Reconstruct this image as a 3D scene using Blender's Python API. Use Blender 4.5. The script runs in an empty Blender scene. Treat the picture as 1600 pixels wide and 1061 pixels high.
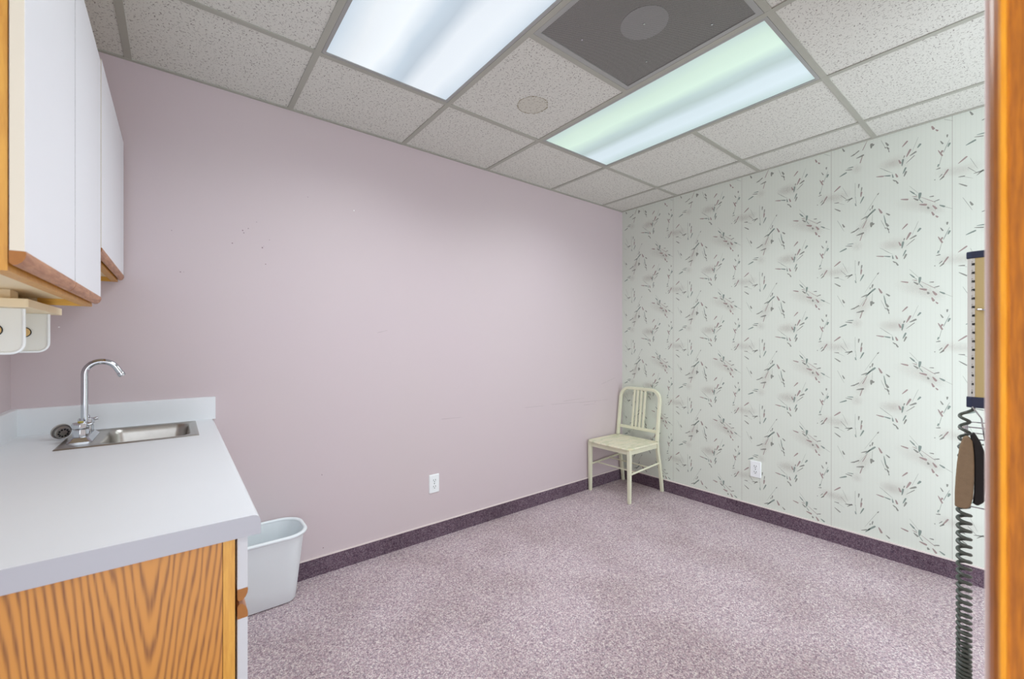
import bpy, bmesh, math, random
from mathutils import Vector, Matrix
random.seed(7)
PI = math.pi
S = bpy.context.scene
COL = S.collection

# ------------------------------------------------------------------ camera, world, exposure
cam_d = bpy.data.cameras.new('camera')
cam = bpy.data.objects.new('camera', cam_d); COL.objects.link(cam)
cam.location = (-3.175, -2.3628, 1.2234)
cam.rotation_euler = (PI/2, 0, -0.6630)
cam_d.sensor_width = 36.0
cam_d.lens = 659.36/1600*36
cam_d.shift_x = (800-791.11)/1600
cam_d.shift_y = (535.76-530.5)/1600
cam_d.clip_start = 0.02
cam_d.dof.use_dof = True
cam_d.dof.focus_distance = 2.2
cam_d.dof.aperture_fstop = 5.0
S.camera = cam

w = bpy.data.worlds.new('world'); S.world = w; w.use_nodes = True
bg = w.node_tree.nodes['Background']
bg.inputs[0].default_value = (.93, 1.0, 1.09, 1); bg.inputs[1].default_value = 2.75

S.view_settings.view_transform = 'Standard'
S.view_settings.look = 'None'
S.view_settings.gamma = 1
S.view_settings.use_curve_mapping = False
S.view_settings.exposure = 0.0
S.cycles.max_bounces = 10
S.cycles.diffuse_bounces = 6
S.cycles.use_denoising = True

PANEL_W = 11.3      # power of each ceiling fixture's downward light

# ------------------------------------------------------------------ room numbers (metres)
G = 0.6096
OX, OY, H = 0.286, 0.534, 2.405          # ceiling grid offsets, ceiling height
XL = -3.66                               # left wall
YN = -2.352                              # near wall, room side
TH = 0.12

def gx(i): return -(OX+G*i)
def gy(j): return -(OY+G*(j-1))

# ------------------------------------------------------------------ material helpers
def lin(c):
    return tuple((v/255/12.92 if v/255 <= 0.04045 else ((v/255+0.055)/1.055)**2.4) for v in c)+(1,)

class NT:
    def __init__(s, name):
        s.m = bpy.data.materials.new(name); s.m.use_nodes = True
        s.t = s.m.node_tree; s.n = s.t.nodes; s.l = s.t.links
        s.b = s.n['Principled BSDF']; s.out = s.n['Material Output']
    def node(s, k, **kw):
        n = s.n.new(k)
        for a, v in kw.items(): setattr(n, a, v)
        return n
    def put(s, n, i, v):
        if v is None: return
        if isinstance(v, bpy.types.NodeSocket): s.l.new(v, n.inputs[i])
        else: n.inputs[i].default_value = v
    def math(s, op, a, b=None, c=None, clamp=False):
        n = s.node('ShaderNodeMath', operation=op); n.use_clamp = clamp
        s.put(n, 0, a); s.put(n, 1, b); s.put(n, 2, c)
        return n.outputs[0]
    def coord(s, which='Object'):
        return s.node('ShaderNodeTexCoord').outputs[which]
    def xyz(s, v):
        n = s.node('ShaderNodeSeparateXYZ'); s.l.new(v, n.inputs[0]); return n.outputs
    def comb(s, x, y, z=0.0):
        n = s.node('ShaderNodeCombineXYZ'); s.put(n, 0, x); s.put(n, 1, y); s.put(n, 2, z); return n.outputs[0]
    def vmul(s, v, sc):
        n = s.node('ShaderNodeVectorMath', operation='MULTIPLY'); s.put(n, 0, v); n.inputs[1].default_value = sc; return n.outputs[0]
    def vsub(s, a, b):
        n = s.node('ShaderNodeVectorMath', operation='SUBTRACT'); s.put(n, 0, a); s.put(n, 1, b); return n.outputs[0]
    def noise(s, v, scale, detail=3, rough=.5, dist=0.0):
        n = s.node('ShaderNodeTexNoise'); s.put(n, 'Vector', v); s.put(n, 'Scale', scale); s.put(n, 'Detail', detail)
        s.put(n, 'Roughness', rough); s.put(n, 'Distortion', dist); return n.outputs[0]
    def ramp(s, f, stops, interp='LINEAR'):
        n = s.node('ShaderNodeValToRGB'); s.put(n, 0, f); e = n.color_ramp.elements; n.color_ramp.interpolation = interp
        while len(e) < len(stops): e.new(0.5)
        for k, (p, c) in enumerate(stops):
            e[k].position = p; e[k].color = c if len(c) == 4 else tuple(c)+(1,)
        return n.outputs[0]
    def mix(s, f, a, b, bt='MIX'):
        n = s.node('ShaderNodeMix', data_type='RGBA', blend_type=bt)
        s.put(n, 0, f); s.put(n, 6, a); s.put(n, 7, b); return n.outputs[2]
    def bump(s, h, strength, dist=0.002):
        n = s.node('ShaderNodeBump'); s.put(n, 'Strength', strength); s.put(n, 'Distance', dist); s.put(n, 'Height', h)
        s.l.new(n.outputs[0], s.b.inputs['Normal'])
    def set(s, col=None, rough=None, metal=None, spec=None):
        if col is not None: s.put(s.b, 'Base Color', col)
        if rough is not None: s.put(s.b, 'Roughness', rough)
        if metal is not None: s.put(s.b, 'Metallic', metal)
        if spec is not None: s.put(s.b, 'Specular IOR Level', spec)
        return s.m

def plain(name, c, rough=.5, metal=0.0, spec=.5, var=0.04, vscale=6, bump=0.0, bscale=200):
    t = NT(name); co = t.coord(); base = lin(c)
    n = t.noise(co, vscale, 3)
    dk = tuple(v*(1-var) for v in base[:3])+(1,); lt = tuple(min(1, v*(1+var)) for v in base[:3])+(1,)
    t.set(t.mix(n, dk, lt), rough, metal, spec)
    if bump: t.bump(t.noise(co, bscale, 2), bump)
    return t.m

def voro(t, v, scale, dims='2D', rnd=1.0):
    n = t.node('ShaderNodeTexVoronoi'); n.voronoi_dimensions = dims
    t.put(n, 'Vector', v); t.put(n, 'Scale', scale); t.put(n, 'Randomness', rnd)
    return n

def dash_mask(t, co, scale, length, width, keep):
    """short strokes, one per cell, each turned its own way (all sizes in cell units)"""
    sv = t.vmul(co, (scale, scale, 0))
    v = voro(t, sv, 1.0)
    d = t.vsub(sv, v.outputs['Position'])
    cc = t.node('ShaderNodeSeparateColor'); t.l.new(v.outputs['Color'], cc.inputs[0])
    r = t.node('ShaderNodeVectorRotate', rotation_type='Z_AXIS')
    t.put(r, 'Vector', d); t.put(r, 'Angle', t.math('MULTIPLY', cc.outputs[0], 6.283))
    q = t.xyz(r.outputs[0])
    bend = t.math('MULTIPLY', t.math('SUBTRACT', t.noise(sv, 2.5, 2), .5), .25)
    ly = t.math('DIVIDE', q[0], length)
    wy = t.math('DIVIDE', t.math('ADD', q[1], bend), width)
    e = t.math('SQRT', t.math('ADD', t.math('MULTIPLY', ly, ly), t.math('MULTIPLY', wy, wy)))
    sz = t.math('MULTIPLY_ADD', cc.outputs[1], .8, .4)
    m = t.math('LESS_THAN', e, sz)
    k = t.math('LESS_THAN', cc.outputs[2], keep)
    return t.math('MULTIPLY', m, k)

# ---- surfaces
def mat_ceiling():
    t = NT('mineral fibre ceiling tile'); co = t.coord()
    base = t.mix(t.noise(co, 260, 2, .6), lin((200, 200, 192)), lin((222, 222, 214)))
    a = dash_mask(t, co, 62, .33, .085, .8)
    b = dash_mask(t, t.vmul(co, (1.0, 1.0, 0)), 118, .26, .16, .55)
    # old round water mark on the tile beside the diffuser
    q = t.xyz(t.vsub(co, (-1.777, -.785, 0)))
    rr = t.math('SQRT', t.math('ADD', t.math('MULTIPLY', q[0], q[0]), t.math('MULTIPLY', q[1], q[1])))
    rr = t.math('ADD', rr, t.math('MULTIPLY', t.math('SUBTRACT', t.noise(co, 60, 2), .5), .012))
    ring = t.math('LESS_THAN', t.math('ABSOLUTE', t.math('SUBTRACT', rr, .075)), .0035)
    ring = t.math('MULTIPLY', ring, t.math('GREATER_THAN', t.noise(co, 110, 2), .45))
    inn = t.math('MULTIPLY', t.math('LESS_THAN', rr, .075), .22)
    c = t.mix(t.math('MULTIPLY', a, .75), base, lin((112, 106, 101)))
    c = t.mix(t.math('MULTIPLY', b, .55), c, lin((128, 122, 116)))
    c = t.mix(inn, c, lin((170, 160, 128)))
    c = t.mix(t.math('MULTIPLY', ring, .7), c, lin((128, 118, 88)))
    t.bump(t.math('SUBTRACT', 1.0, a), .35, .002)
    return t.set(c, .95, 0, .1)

def mat_carpet(name, k, tint=(1, 1, 1)):
    t = NT(name); co = t.coord()
    v = voro(t, co, 230, '3D')
    cc = t.node('ShaderNodeSeparateColor'); t.l.new(v.outputs['Color'], cc.inputs[0])
    def C(*c): return tuple(min(1, lin(c)[i]*k*tint[i]) for i in range(3))+(1,)
    base = t.ramp(cc.outputs[0], [(0, C(120, 98, 115)), (.18, C(165, 140, 152)), (.36, C(205, 178, 186)), (.52, C(184, 152, 166)),
                                  (.66, C(226, 208, 212)), (.8, C(150, 138, 152)), (.92, C(240, 228, 228))], 'CONSTANT')
    big = t.noise(co, 75, 3, .65)
    base = t.mix(.42, base, t.ramp(big, [(.3, C(138, 112, 126)), (.48, C(196, 172, 181)), (.7, C(232, 214, 218))]))
    st = t.noise(co, 1.7, 4, .55)
    base = t.mix(t.ramp(st, [(.42, (0, 0, 0)), (.62, (.55, .55, .55))]), base, t.mix(.5, base, C(170, 150, 140), 'MULTIPLY'))
    t.bump(t.noise(co, 350, 2), .6, .004)
    return t.set(base, 1.0, 0, .05)

def mat_pink():
    t = NT('dusty pink wall paint'); co = t.coord()
    n = t.noise(co, 1.3, 3)
    c = t.mix(n, lin((202, 187, 192)), lin((202, 190, 190)))
    t.bump(t.noise(co, 240, 3), .12, .001)
    return t.set(c, .62, 0, .3)

SEAMS = (-.498, -1.025, -1.547, -2.061)
def mat_paper():
    t = NT('off white wallpaper ground'); co = t.coord(); q = t.xyz(co)
    c = t.mix(t.noise(co, 1.2, 2), lin((210, 216, 205)), lin((215, 220, 210)))
    pin = t.math('LESS_THAN', t.math('FRACT', t.math('MULTIPLY', q[1], 55)), .12)
    c = t.mix(t.math('MULTIPLY', pin, .10), c, lin((170, 172, 160)))
    for s in SEAMS:
        m = t.math('LESS_THAN', t.math('ABSOLUTE', t.math('SUBTRACT', q[1], s)), .0012)
        c = t.mix(t.math('MULTIPLY', m, .6), c, lin((150, 140, 134)))
    return t.set(c, .6, 0, .3)

def ink(name, c, a=.85):
    t = NT(name); co = t.coord()
    t.set(t.mix(t.noise(co, 400, 2), lin(c), lin(tuple(min(255, v+22) for v in c))), .7, 0, .2)
    t.b.inputs['Alpha'].default_value = a
    return t.m

def mat_smudge():
    t = NT('faded stipple ink'); uv = t.coord('UV'); q = t.xyz(uv); co = t.coord()
    r = t.math('SQRT', t.math('ADD', t.math('MULTIPLY', q[0], q[0]), t.math('MULTIPLY', q[1], q[1])))
    f = t.math('SUBTRACT', 1.0, r, clamp=True)
    f = t.math('MULTIPLY', f, t.math('MULTIPLY_ADD', t.noise(co, 320, 2, .7), 1.1, -.15, clamp=True))
    f = t.math('MULTIPLY', f, .34, clamp=True)
    t.set(lin((182, 158, 152)), .8, 0, .1); t.put(t.b, 'Alpha', f)
    return t.m

def mat_oak(name, light, dark, axis='xz', x0=-3.215, cathedral=True, freq=620):
    """vertical oak grain; grain runs along z of the object"""
    t = NT(name); co = t.coord(); q = t.xyz(co)
    a = q[0] if axis == 'xz' else q[1]
    st = t.vmul(co, (1, 1, .07))
    n1 = t.noise(st, 22, 3, .55); n2 = t.noise(t.vmul(co, (1, 1, .02)), 380, 2)
    if cathedral:
        def arc(c, k):
            dx = t.math('SUBTRACT', a, c)
            return t.math('SQRT', t.math('ADD', t.math('MULTIPLY', dx, dx), k))
        p = t.math('SUBTRACT', arc(x0, .00025), t.math('MULTIPLY', q[2], .11))
    else:
        p = a
    p = t.math('ADD', t.math('MULTIPLY', p, freq), t.math('MULTIPLY', n1, 15.0))
    s = t.math('MULTIPLY_ADD', t.math('SINE', p), .5, .5)
    f = t.math('POWER', s, 2.2)
    f = t.math('MULTIPLY', f, t.math('MULTIPLY_ADD', n2, 1.3, .15, clamp=True))
    c = t.mix(f, lin(light), lin(dark))
    c = t.mix(t.math('MULTIPLY', t.noise(st, 7, 2), .35), c, lin(tuple(int(v*.86) for v in light)))
    t.bump(f, .1, .001)
    return t.set(c, .38, 0, .45)

def mat_wood(name, light, dark, sc=(8, 1, 8), rough=.4):
    t = NT(name); co = t.coord()
    n = t.noise(t.vmul(co, sc), 14, 4, .6, .3)
    n2 = t.noise(t.vmul(co, tuple(v*3 for v in sc)), 40, 2)
    c = t.mix(t.ramp(n, [(.35, (0, 0, 0)), (.65, (1, 1, 1))]), lin(light), lin(dark))
    c = t.mix(t.math('MULTIPLY', n2, .25), c, lin(dark))
    return t.set(c, rough, 0, .5)

def mat_lens(name, ca, cb, cm, s, x0, half):
    """prismatic fluorescent lens: glowing tubes behind ribbed acrylic"""
    t = NT(name); co = t.coord(); q = t.xyz(co)
    u = t.math('DIVIDE', t.math('SUBTRACT', q[0], x0), half)          # -1..1 across the fixture
    u = t.math('ADD', u, t.math('MULTIPLY', t.math('SUBTRACT', t.noise(t.vmul(co, (2.5, .9, 1)), 2.5, 2), .5), .28))
    f = t.math('MULTIPLY_ADD', u, .5, .5, clamp=True)
    col = t.ramp(f, [(0.0, cm), (.16, ca), (.33, tuple(min(1.15, v*1.12) for v in ca[:3])), (.47, cm), (.56, tuple(v*.86 for v in cm[:3])),
                     (.68, cb), (.82, tuple(v*1.04 for v in cb[:3])), (1.0, cm)])
    v = voro(t, co, 230, '2D', .1)
    k = t.math('MULTIPLY_ADD', v.outputs['Distance'], -.16, 1.06)
    hot = t.node('ShaderNodeVectorMath', operation='SCALE'); t.put(hot, 0, col); t.put(hot, 'Scale', k)
    t.set((.2, .22, .23, 1), .25, 0, .5)
    t.l.new(hot.outputs[0], t.b.inputs['Emission Color']); t.b.inputs['Emission Strength'].default_value = s
    return t.m

def mat_perf(a=(150, 149, 145), b=(62, 62, 62)):
    t = NT('perforated grey metal'); co = t.coord()
    s = t.node('ShaderNodeVectorRotate', rotation_type='Z_AXIS'); t.put(s, 'Vector', co); s.inputs['Angle'].default_value = PI/4
    v = voro(t, s.outputs[0], 210, '2D', 0.0)
    m = t.math('LESS_THAN', v.outputs['Distance'], .34)
    c = t.mix(m, lin(a), lin(b))
    return t.set(c, .5, .3, .4)
DC = (-1.81, -1.445)

def mat_text(name, c): return plain(name, c, .6, var=.02)

M = {}
M['ceiling'] = mat_ceiling()
M['tee'] = plain('painted grid steel', (168, 168, 157), .45, .0, .4)
M['pink'] = mat_pink()
M['paper'] = mat_paper()
M['carpet'] = mat_carpet('speckled pink grey carpet', 1.03, (.98, 1.055, .995))
M['base'] = mat_carpet('dark speckled carpet base', .32, (1.0, .92, 1.05))
M['binding'] = plain('cream edge binding', (222, 210, 206), .7)
M['laminate'] = plain('white laminate', (226, 229, 232), .32, 0, .45, .015)
M['lamedge'] = plain('white laminate edge', (170, 169, 174), .4, 0, .4, .02)
M['doorwhite'] = plain('white melamine door', (238, 240, 244), .4, 0, .4, .02, 3)
M['dooredge'] = plain('cream door edge band', (214, 205, 186), .5, 0, .4, .03)
M['oakpanel'] = mat_oak('oak veneer end panel', (202, 136, 56), (120, 68, 24))
M['oakdark'] = mat_wood('dark honey oak', (196, 128, 44), (150, 88, 24), (12, 12, 1.2))
M['oakframe'] = mat_wood('golden maple frame', (216, 160, 62), (196, 136, 46), (10, 10, 1))
M['oakrail'] = mat_wood('oak door pull', (202, 148, 108), (158, 104, 70), (9, 1, 9))
M['oakcut'] = plain('sawn end of oak pull', (156, 98, 38), .6, var=.12, vscale=120)
M['birch'] = plain('pale birch cabinet bottom', (236, 218, 182), .5, 0, .4, .05, 9)
M['yellowwood'] = mat_wood('yellow wood side', (226, 178, 78), (206, 152, 58), (1, 10, 10))
M['doorwood'] = mat_wood('orange oak door casing', (190, 112, 8), (150, 84, 4), (30, 30, 2), .35)
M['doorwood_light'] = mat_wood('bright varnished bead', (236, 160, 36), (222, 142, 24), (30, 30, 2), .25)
M['white_paint_glint'] = plain('warm white paint and casing glint', (250, 240, 234), .6)
M['steel'] = plain('brushed stainless steel', (176, 172, 166), .3, .95, .5, .12, 40)
M['chrome'] = plain('polished chrome', (200, 203, 208), .08, 1.0, .5, .02)
M['brass'] = plain('brass index', (206, 186, 80), .3, .6)
M['black'] = plain('black rubber', (24, 22, 22), .6)
M['draweredge'] = plain('grey white drawer edge', (196, 196, 198), .5, 0, .3, .02)
M['gasket'] = plain('grey gasket and door gap shade', (96, 92, 88), .5)
M['dark'] = plain('dark gap', (30, 24, 20), .8)
M['plastic'] = plain('white plastic bin', (232, 238, 240), .35, 0, .45, .02)
M['bracket'] = plain('milky plastic', (228, 229, 222), .4, 0, .4, .03)
M['dowel'] = plain('wooden dowel', (214, 180, 120), .6)
M['chairpaint'] = plain('worn cream green paint', (222, 222, 196), .5, 0, .4, .05, 14)
def mat_seat():
    t = NT('worn cream seat paint'); co = t.coord()
    n = t.noise(t.vmul(co, (1, 2.2, 1)), 9, 5, .62, .5)
    c = t.ramp(n, [(.3, lin((232, 224, 194))), (.5, lin((226, 222, 198))), (.6, lin((208, 210, 180))), (.75, lin((224, 206, 168)))])
    q = t.xyz(co)
    chip = t.math('GREATER_THAN', t.noise(co, 55, 3, .7), .66)
    c = t.mix(t.math('MULTIPLY', chip, .5), c, lin((150, 142, 96)))
    return t.set(c, .55, 0, .35)
M['seat'] = mat_seat()
M['plate'] = plain('white outlet plate', (236, 240, 240), .35, 0, .5, .01)
M['slot'] = plain('dark outlet slot', (70, 78, 74), .6)
M['lens1'] = mat_lens('cool white ribbed lens', (.86, .92, .96, 1), (.84, .91, .97, 1), (.56, .68, .78, 1), .80, (gx(3)+gx(4))/2, .29)
M['lens2'] = mat_lens('green tinted ribbed lens', (.62, .82, .68, 1), (.66, .80, .86, 1), (.48, .64, .62, 1), .80, (gx(1)+gx(2))/2, .29)
M['fixture'] = plain('fixture frame paint', (160, 161, 158), .4, 0, .4)
M['perf'] = mat_perf()
M['disc'] = mat_perf((158, 158, 156), (112, 112, 112))
M['ink_d'] = ink('grey ink stroke', (136, 138, 130))
M['ink_t'] = ink('teal ink stroke', (128, 142, 134))
M['ink_m'] = ink('mauve ink stroke', (156, 138, 134))
M['ink_f'] = ink('thin faint ink line', (168, 174, 164), .6)
M['smudge'] = mat_smudge()
M['scuff'] = ink('wall scuff', (176, 158, 160), .28)
M['nick'] = ink('wall nick', (140, 120, 124), .9)
M['filler'] = ink('white filler dab', (240, 236, 236), .9)
M['tan'] = plain('beige gauge housing', (214, 196, 140), .5, 0, .4, .03)
M['navy'] = plain('navy plastic cap', (48, 58, 84), .35, 0, .5)
M['scale'] = plain('white graduated scale', (224, 226, 218), .5)
M['numeral'] = plain('printed scale marks', (50, 56, 58), .6)
M['tubing'] = plain('grey green coiled tubing', (84, 92, 84), .38, 0, .5, .05)
M['cuff'] = plain('brown woven cuff', (152, 132, 106), .9, 0, .2, .14, 90, .5, 500)
M['wire'] = plain('chromed wire', (200, 202, 206), .2, .9)

# ------------------------------------------------------------------ mesh helpers
def obj(name, bm, mats, parent=None, smooth=False, bevel=0, seg=2, recalc=True, angle=.6):
    me = bpy.data.meshes.new(name)
    if recalc: bmesh.ops.recalc_face_normals(bm, faces=bm.faces)
    if smooth:
        for f in bm.faces: f.smooth = True
        for e in bm.edges:
            if len(e.link_faces) != 2 or e.calc_face_angle(0) > angle: e.smooth = False
    bm.to_mesh(me); bm.free()
    if not isinstance(mats, (list, tuple)): mats = [mats]
    for m in mats: me.materials.append(m)
    o = bpy.data.objects.new(name, me); COL.objects.link(o)
    if parent:
        o.parent = parent
        wm = Matrix.Identity(4); p = parent
        while p:
            wm = p.matrix_parent_inverse.copy() @ Matrix.LocRotScale(p.location, p.rotation_euler, p.scale) @ wm if p.parent is None else Matrix.LocRotScale(p.location, p.rotation_euler, p.scale) @ wm
            if p.parent: wm = p.matrix_parent_inverse @ wm
            p = p.parent
        o.matrix_parent_inverse = wm.inverted()
    if bevel:
        b = o.modifiers.new('bevel', 'BEVEL'); b.width = bevel; b.segments = seg; b.limit_method = 'ANGLE'; b.angle_limit = .6
    return o

def thing(name, label, cat, loc, group=None):
    o = bpy.data.objects.new(name, None); COL.objects.link(o); o.location = loc
    o.empty_display_size = .05
    return tag(o, label, cat, group)

def tag(o, label, cat, group=None):
    o['label'] = label; o['category'] = cat
    if group: o['group'] = group
    return o

def struct(name, bm, mats, parent=None, **k):
    o = obj(name, bm, mats, parent, **k)
    if not parent: o['kind'] = 'structure'
    return o

def box(bm, x0, x1, y0, y1, z0, z1, mi=0):
    vs = [bm.verts.new((x, y, z)) for x in (x0, x1) for y in (y0, y1) for z in (z0, z1)]
    for f in ((0, 1, 3, 2), (4, 6, 7, 5), (0, 4, 5, 1), (2, 3, 7, 6), (0, 2, 6, 4), (1, 5, 7, 3)):
        bm.faces.new([vs[i] for i in f]).material_index = mi

def boxes(*bs):
    bm = bmesh.new()
    for b in bs: box(bm, *b)
    return bm

def prism(bm, pts, axis, a, b, mi=0):
    """extrude a 2D outline along an axis: pts are (x,z) for 'y', (y,z) for 'x', (x,y) for 'z'"""
    def P(p, t):
        return {'y': (p[0], t, p[1]), 'x': (t, p[0], p[1]), 'z': (p[0], p[1], t)}[axis]
    A = [bm.verts.new(P(p, a)) for p in pts]; B = [bm.verts.new(P(p, b)) for p in pts]
    n = len(pts)
    fs = [bm.faces.new(A), bm.faces.new(B)]
    for i in range(n): fs.append(bm.faces.new((A[i], A[(i+1) % n], B[(i+1) % n], B[i])))
    for f in fs: f.material_index = mi
    return fs

def frames(path):
    T = []
    n = len(path)
    for i in range(n):
        a = path[max(0, i-1)]; b = path[min(n-1, i+1)]
        T.append((b-a).normalized())
    up = Vector((0, 0, 1)) if abs(T[0].z) < .9 else Vector((1, 0, 0))
    N = [(up - T[0]*up.dot(T[0])).normalized()]
    for i in range(1, n):
        v = N[-1] - T[i]*N[-1].dot(T[i]); N.append(v.normalized())
    return T, N

def tube(bm, path, r, seg=10, section=None, closed=False, mi=0):
    path = [Vector(p) for p in path]
    T, N = frames(path)
    if closed:
        T[0] = T[-1] = (path[1]-path[-2]).normalized()
    rings = []
    for i, p in enumerate(path):
        B = T[i].cross(N[i]); rr = r[i] if isinstance(r, (list, tuple)) else r
        if section: ring = [bm.verts.new(p + N[i]*a*rr + B*b*rr) for a, b in section]
        else: ring = [bm.verts.new(p + (N[i]*math.cos(2*PI*k/seg) + B*math.sin(2*PI*k/seg))*rr) for k in range(seg)]
        rings.append(ring)
    m = len(rings[0])
    for a, b in zip(rings, rings[1:]):
        for k in range(m):
            bm.faces.new((a[k], a[(k+1) % m], b[(k+1) % m], b[k])).material_index = mi
    bm.faces.new(rings[0]).material_index = mi; bm.faces.new(rings[-1]).material_index = mi

def lathe(bm, prof, c, axis=(0, 0, 1), seg=24, mi=0):
    """prof: (radius, height) along axis from c"""
    ax = Vector(axis).normalized(); u = ax.orthogonal().normalized(); v = ax.cross(u); c = Vector(c)
    rings = []
    for r, h in prof:
        rings.append([bm.verts.new(c+ax*h+(u*math.cos(2*PI*k/seg)+v*math.sin(2*PI*k/seg))*max(r, 1e-5)) for k in range(seg)])
    for a, b in zip(rings, rings[1:]):
        for k in range(seg): bm.faces.new((a[k], a[(k+1) % seg], b[(k+1) % seg], b[k])).material_index = mi
    bm.faces.new(rings[0]).material_index = mi; bm.faces.new(rings[-1]).material_index = mi

def rrect(x0, x1, y0, y1, r, n=6):
    out = []
    for cx, cy, a0 in ((x1-r, y1-r, 0), (x0+r, y1-r, 90), (x0+r, y0+r, 180), (x1-r, y0+r, 270)):
        for k in range(n+1):
            a = math.radians(a0+90*k/n); out.append((cx+r*math.cos(a), cy+r*math.sin(a)))
    return out

def loft(bm, loops, cap0=True, cap1=True, mi=0):
    R = [[bm.verts.new(p) for p in L] for L in loops]
    n = len(R[0])
    for a, b in zip(R, R[1:]):
        for k in range(n): bm.faces.new((a[k], a[(k+1) % n], b[(k+1) % n], b[k])).material_index = mi
    if cap0: bm.faces.new(R[0]).material_index = mi
    if cap1: bm.faces.new(R[-1]).material_index = mi
    return R

# ================================================================== THE SETTING
XE = .12
struct('floor', boxes((XL-TH, XE, -2.62, TH, -.05, 0)), M['carpet'])
# pink back wall with its nicks and scuffs
bm = boxes((XL-TH, XE, 0, TH, 0, 2.6))
def blob(x, z, r, mi, n=7):
    vs = [bm.verts.new((x+r*random.uniform(.6, 1.2)*math.cos(2*PI*k/n), -.0004, z+r*random.uniform(.6, 1.2)*math.sin(2*PI*k/n))) for k in range(n)]
    bm.faces.new(vs).material_index = mi
f_, cx_, cy_ = 659.36, 791.11, 535.76
def wallpt(px, py):
    # where a point of the pink wall stands, from its angles seen at the doorway
    s, c = math.sin(.6630), math.cos(.6630)
    d = Vector((s, c, 0)) + Vector((c, -s, 0))*((px-cx_)/f_) - Vector((0, 0, 1))*((py-cy_)/f_)
    t = 2.3628/d.y
    return (-3.175+d.x*t, 1.2234+d.z*t)
for px, py, r, mi in ((379, 360, .004, 1), (381, 364, .003, 1), (388, 357, .003, 1), (363, 380, .003, 1), (410, 387, .004, 1), (412, 385, .002, 1),
                      (421, 375, .002, 1), (268, 360, .002, 1), (282, 425, .003, 1), (287, 425, .002, 1), (553, 329, .004, 2), (481, 308, .002, 1),
                      (415, 413, .003, 1), (503, 742, .003, 1), (505, 856, .003, 1), (92, 511, .003, 2), (930, 628, .004, 1), (401, 347, .002, 1)):
    x, z = wallpt(px, py); blob(x, z, r, mi)
for p, q_ in (((862, 632), (905, 628)), ((880, 627), (912, 622)), ((905, 629), (950, 624)), ((820, 637), (850, 634)), ((940, 600), (962, 590)),
              ((912, 633), (930, 631)), ((590, 520), (606, 516)), ((690, 655), (720, 652))):
    a = wallpt(*p); b = wallpt(*q_)
    vs = [bm.verts.new((x, -.0004, z)) for x, z in ((a[0], a[1]-.0015), (b[0], b[1]-.0008), (b[0], b[1]+.0008), (a[0], a[1]+.0015))]
    bm.faces.new(vs).material_index = 3
struct('wall_back', bm, [M['pink'], M['nick'], M['filler'], M['scuff']], recalc=False)
struct('wall_left', boxes((XL-TH, XL, -2.6, 0, 0, 2.6)), M['pink'])

# papered wall with printed brush strokes
bm = boxes((0, TH, -3.2, 0, 0, 2.6))
SRC = """105 275 172 220 16 m|205 245 260 345 4 f|185 330 250 385 8 f|235 395 315 378 14 d|260 415 310 372 12 d|105 412 155 410 12 d|155 418 220 440 4 f
110 480 172 512 14 d|350 210 350 370 5 f|355 370 365 470 5 f|390 262 396 218 14 d|422 310 430 262 12 d|418 368 425 315 18 m|412 445 450 375 15 t|350 440 358 470 10 t
620 358 475 570 4 f|630 350 615 368 12 d|548 530 560 490 14 d|525 545 530 525 10 d|500 610 585 540 19 t|475 640 525 590 14 t|425 640 490 612 14 d|550 560 400 760 4 f
555 600 550 690 4 f|540 740 545 690 26 d|562 720 570 700 18 d|490 650 440 740 8 m|300 785 345 770 14 d|335 775 395 740 14 d|370 822 450 802 19 d|440 800 410 885 9 m
240 935 310 942 12 d|260 918 325 915 11 t|170 995 245 965 17 t|145 630 215 750 5 f|200 672 222 708 17 d|630 538 665 590 21 m|718 600 758 625 17 d|692 625 712 715 11 t
712 715 742 755 21 d|660 680 700 760 5 f|700 765 715 780 10 d|725 770 748 800 17 d|745 800 752 835 8 d|910 808 968 755 16 m|1095 745 1030 880 4 f|1090 860 1125 822 19 t
960 935 1005 862 21 m|1000 935 1072 902 19 d|925 945 935 920 12 d|868 958 890 1000 17 m|905 1030 918 960 19 t|960 1010 1050 945 8 d|918 150 950 85 15 t|930 185 955 130 17 d
605 155 685 158 14 m|695 155 765 160 16 t|650 60 750 110 5 f|700 90 790 130 5 f|790 145 800 185 13 t|830 145 850 185 17 m|798 215 825 230 14 d|830 225 858 262 15 d
1000 315 1100 405 4 f|1000 368 1050 405 15 t|1040 400 1080 430 5 t|1110 470 1120 405 25 t|895 455 975 465 16 m|1030 435 1080 445 8 m|1045 460 1095 487 18 d|1110 480 1150 520 8 t
1115 540 1195 552 22 m|1130 455 1290 530 5 m|1232 462 1280 460 12 d|1285 525 1345 508 12 d|1270 570 1312 612 21 m|1208 578 1222 600 20 d|1352 575 1410 598 17 t|1410 598 1500 632 5 f
1258 645 1282 685 20 m|1305 695 1330 715 16 m|1440 815 1443 785 15 d|1362 845 1390 882 13 d|1450 930 1472 890 19 t|1465 855 1400 980 5 t|1335 950 1382 1020 15 m|1370 985 1385 960 18 m
1375 0 1340 120 6 f|1325 120 1340 90 12 t|1310 148 1358 135 12 d|1355 275 1400 240 15 d|1390 245 1450 165 14 m|1345 245 1380 212 9 d|1286 269 1300 268 11 d"""
SM = ((170, 340, 120, 62, 10), (450, 745, 70, 150, -25), (370, 950, 60, 60, 0), (810, 965, 130, 70, 12), (800, 30, 140, 60, -14), (1110, 545, 210, 85, -22), (1490, 185, 120, 55, -4), (1250, 610, 110, 50, -30))
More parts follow.
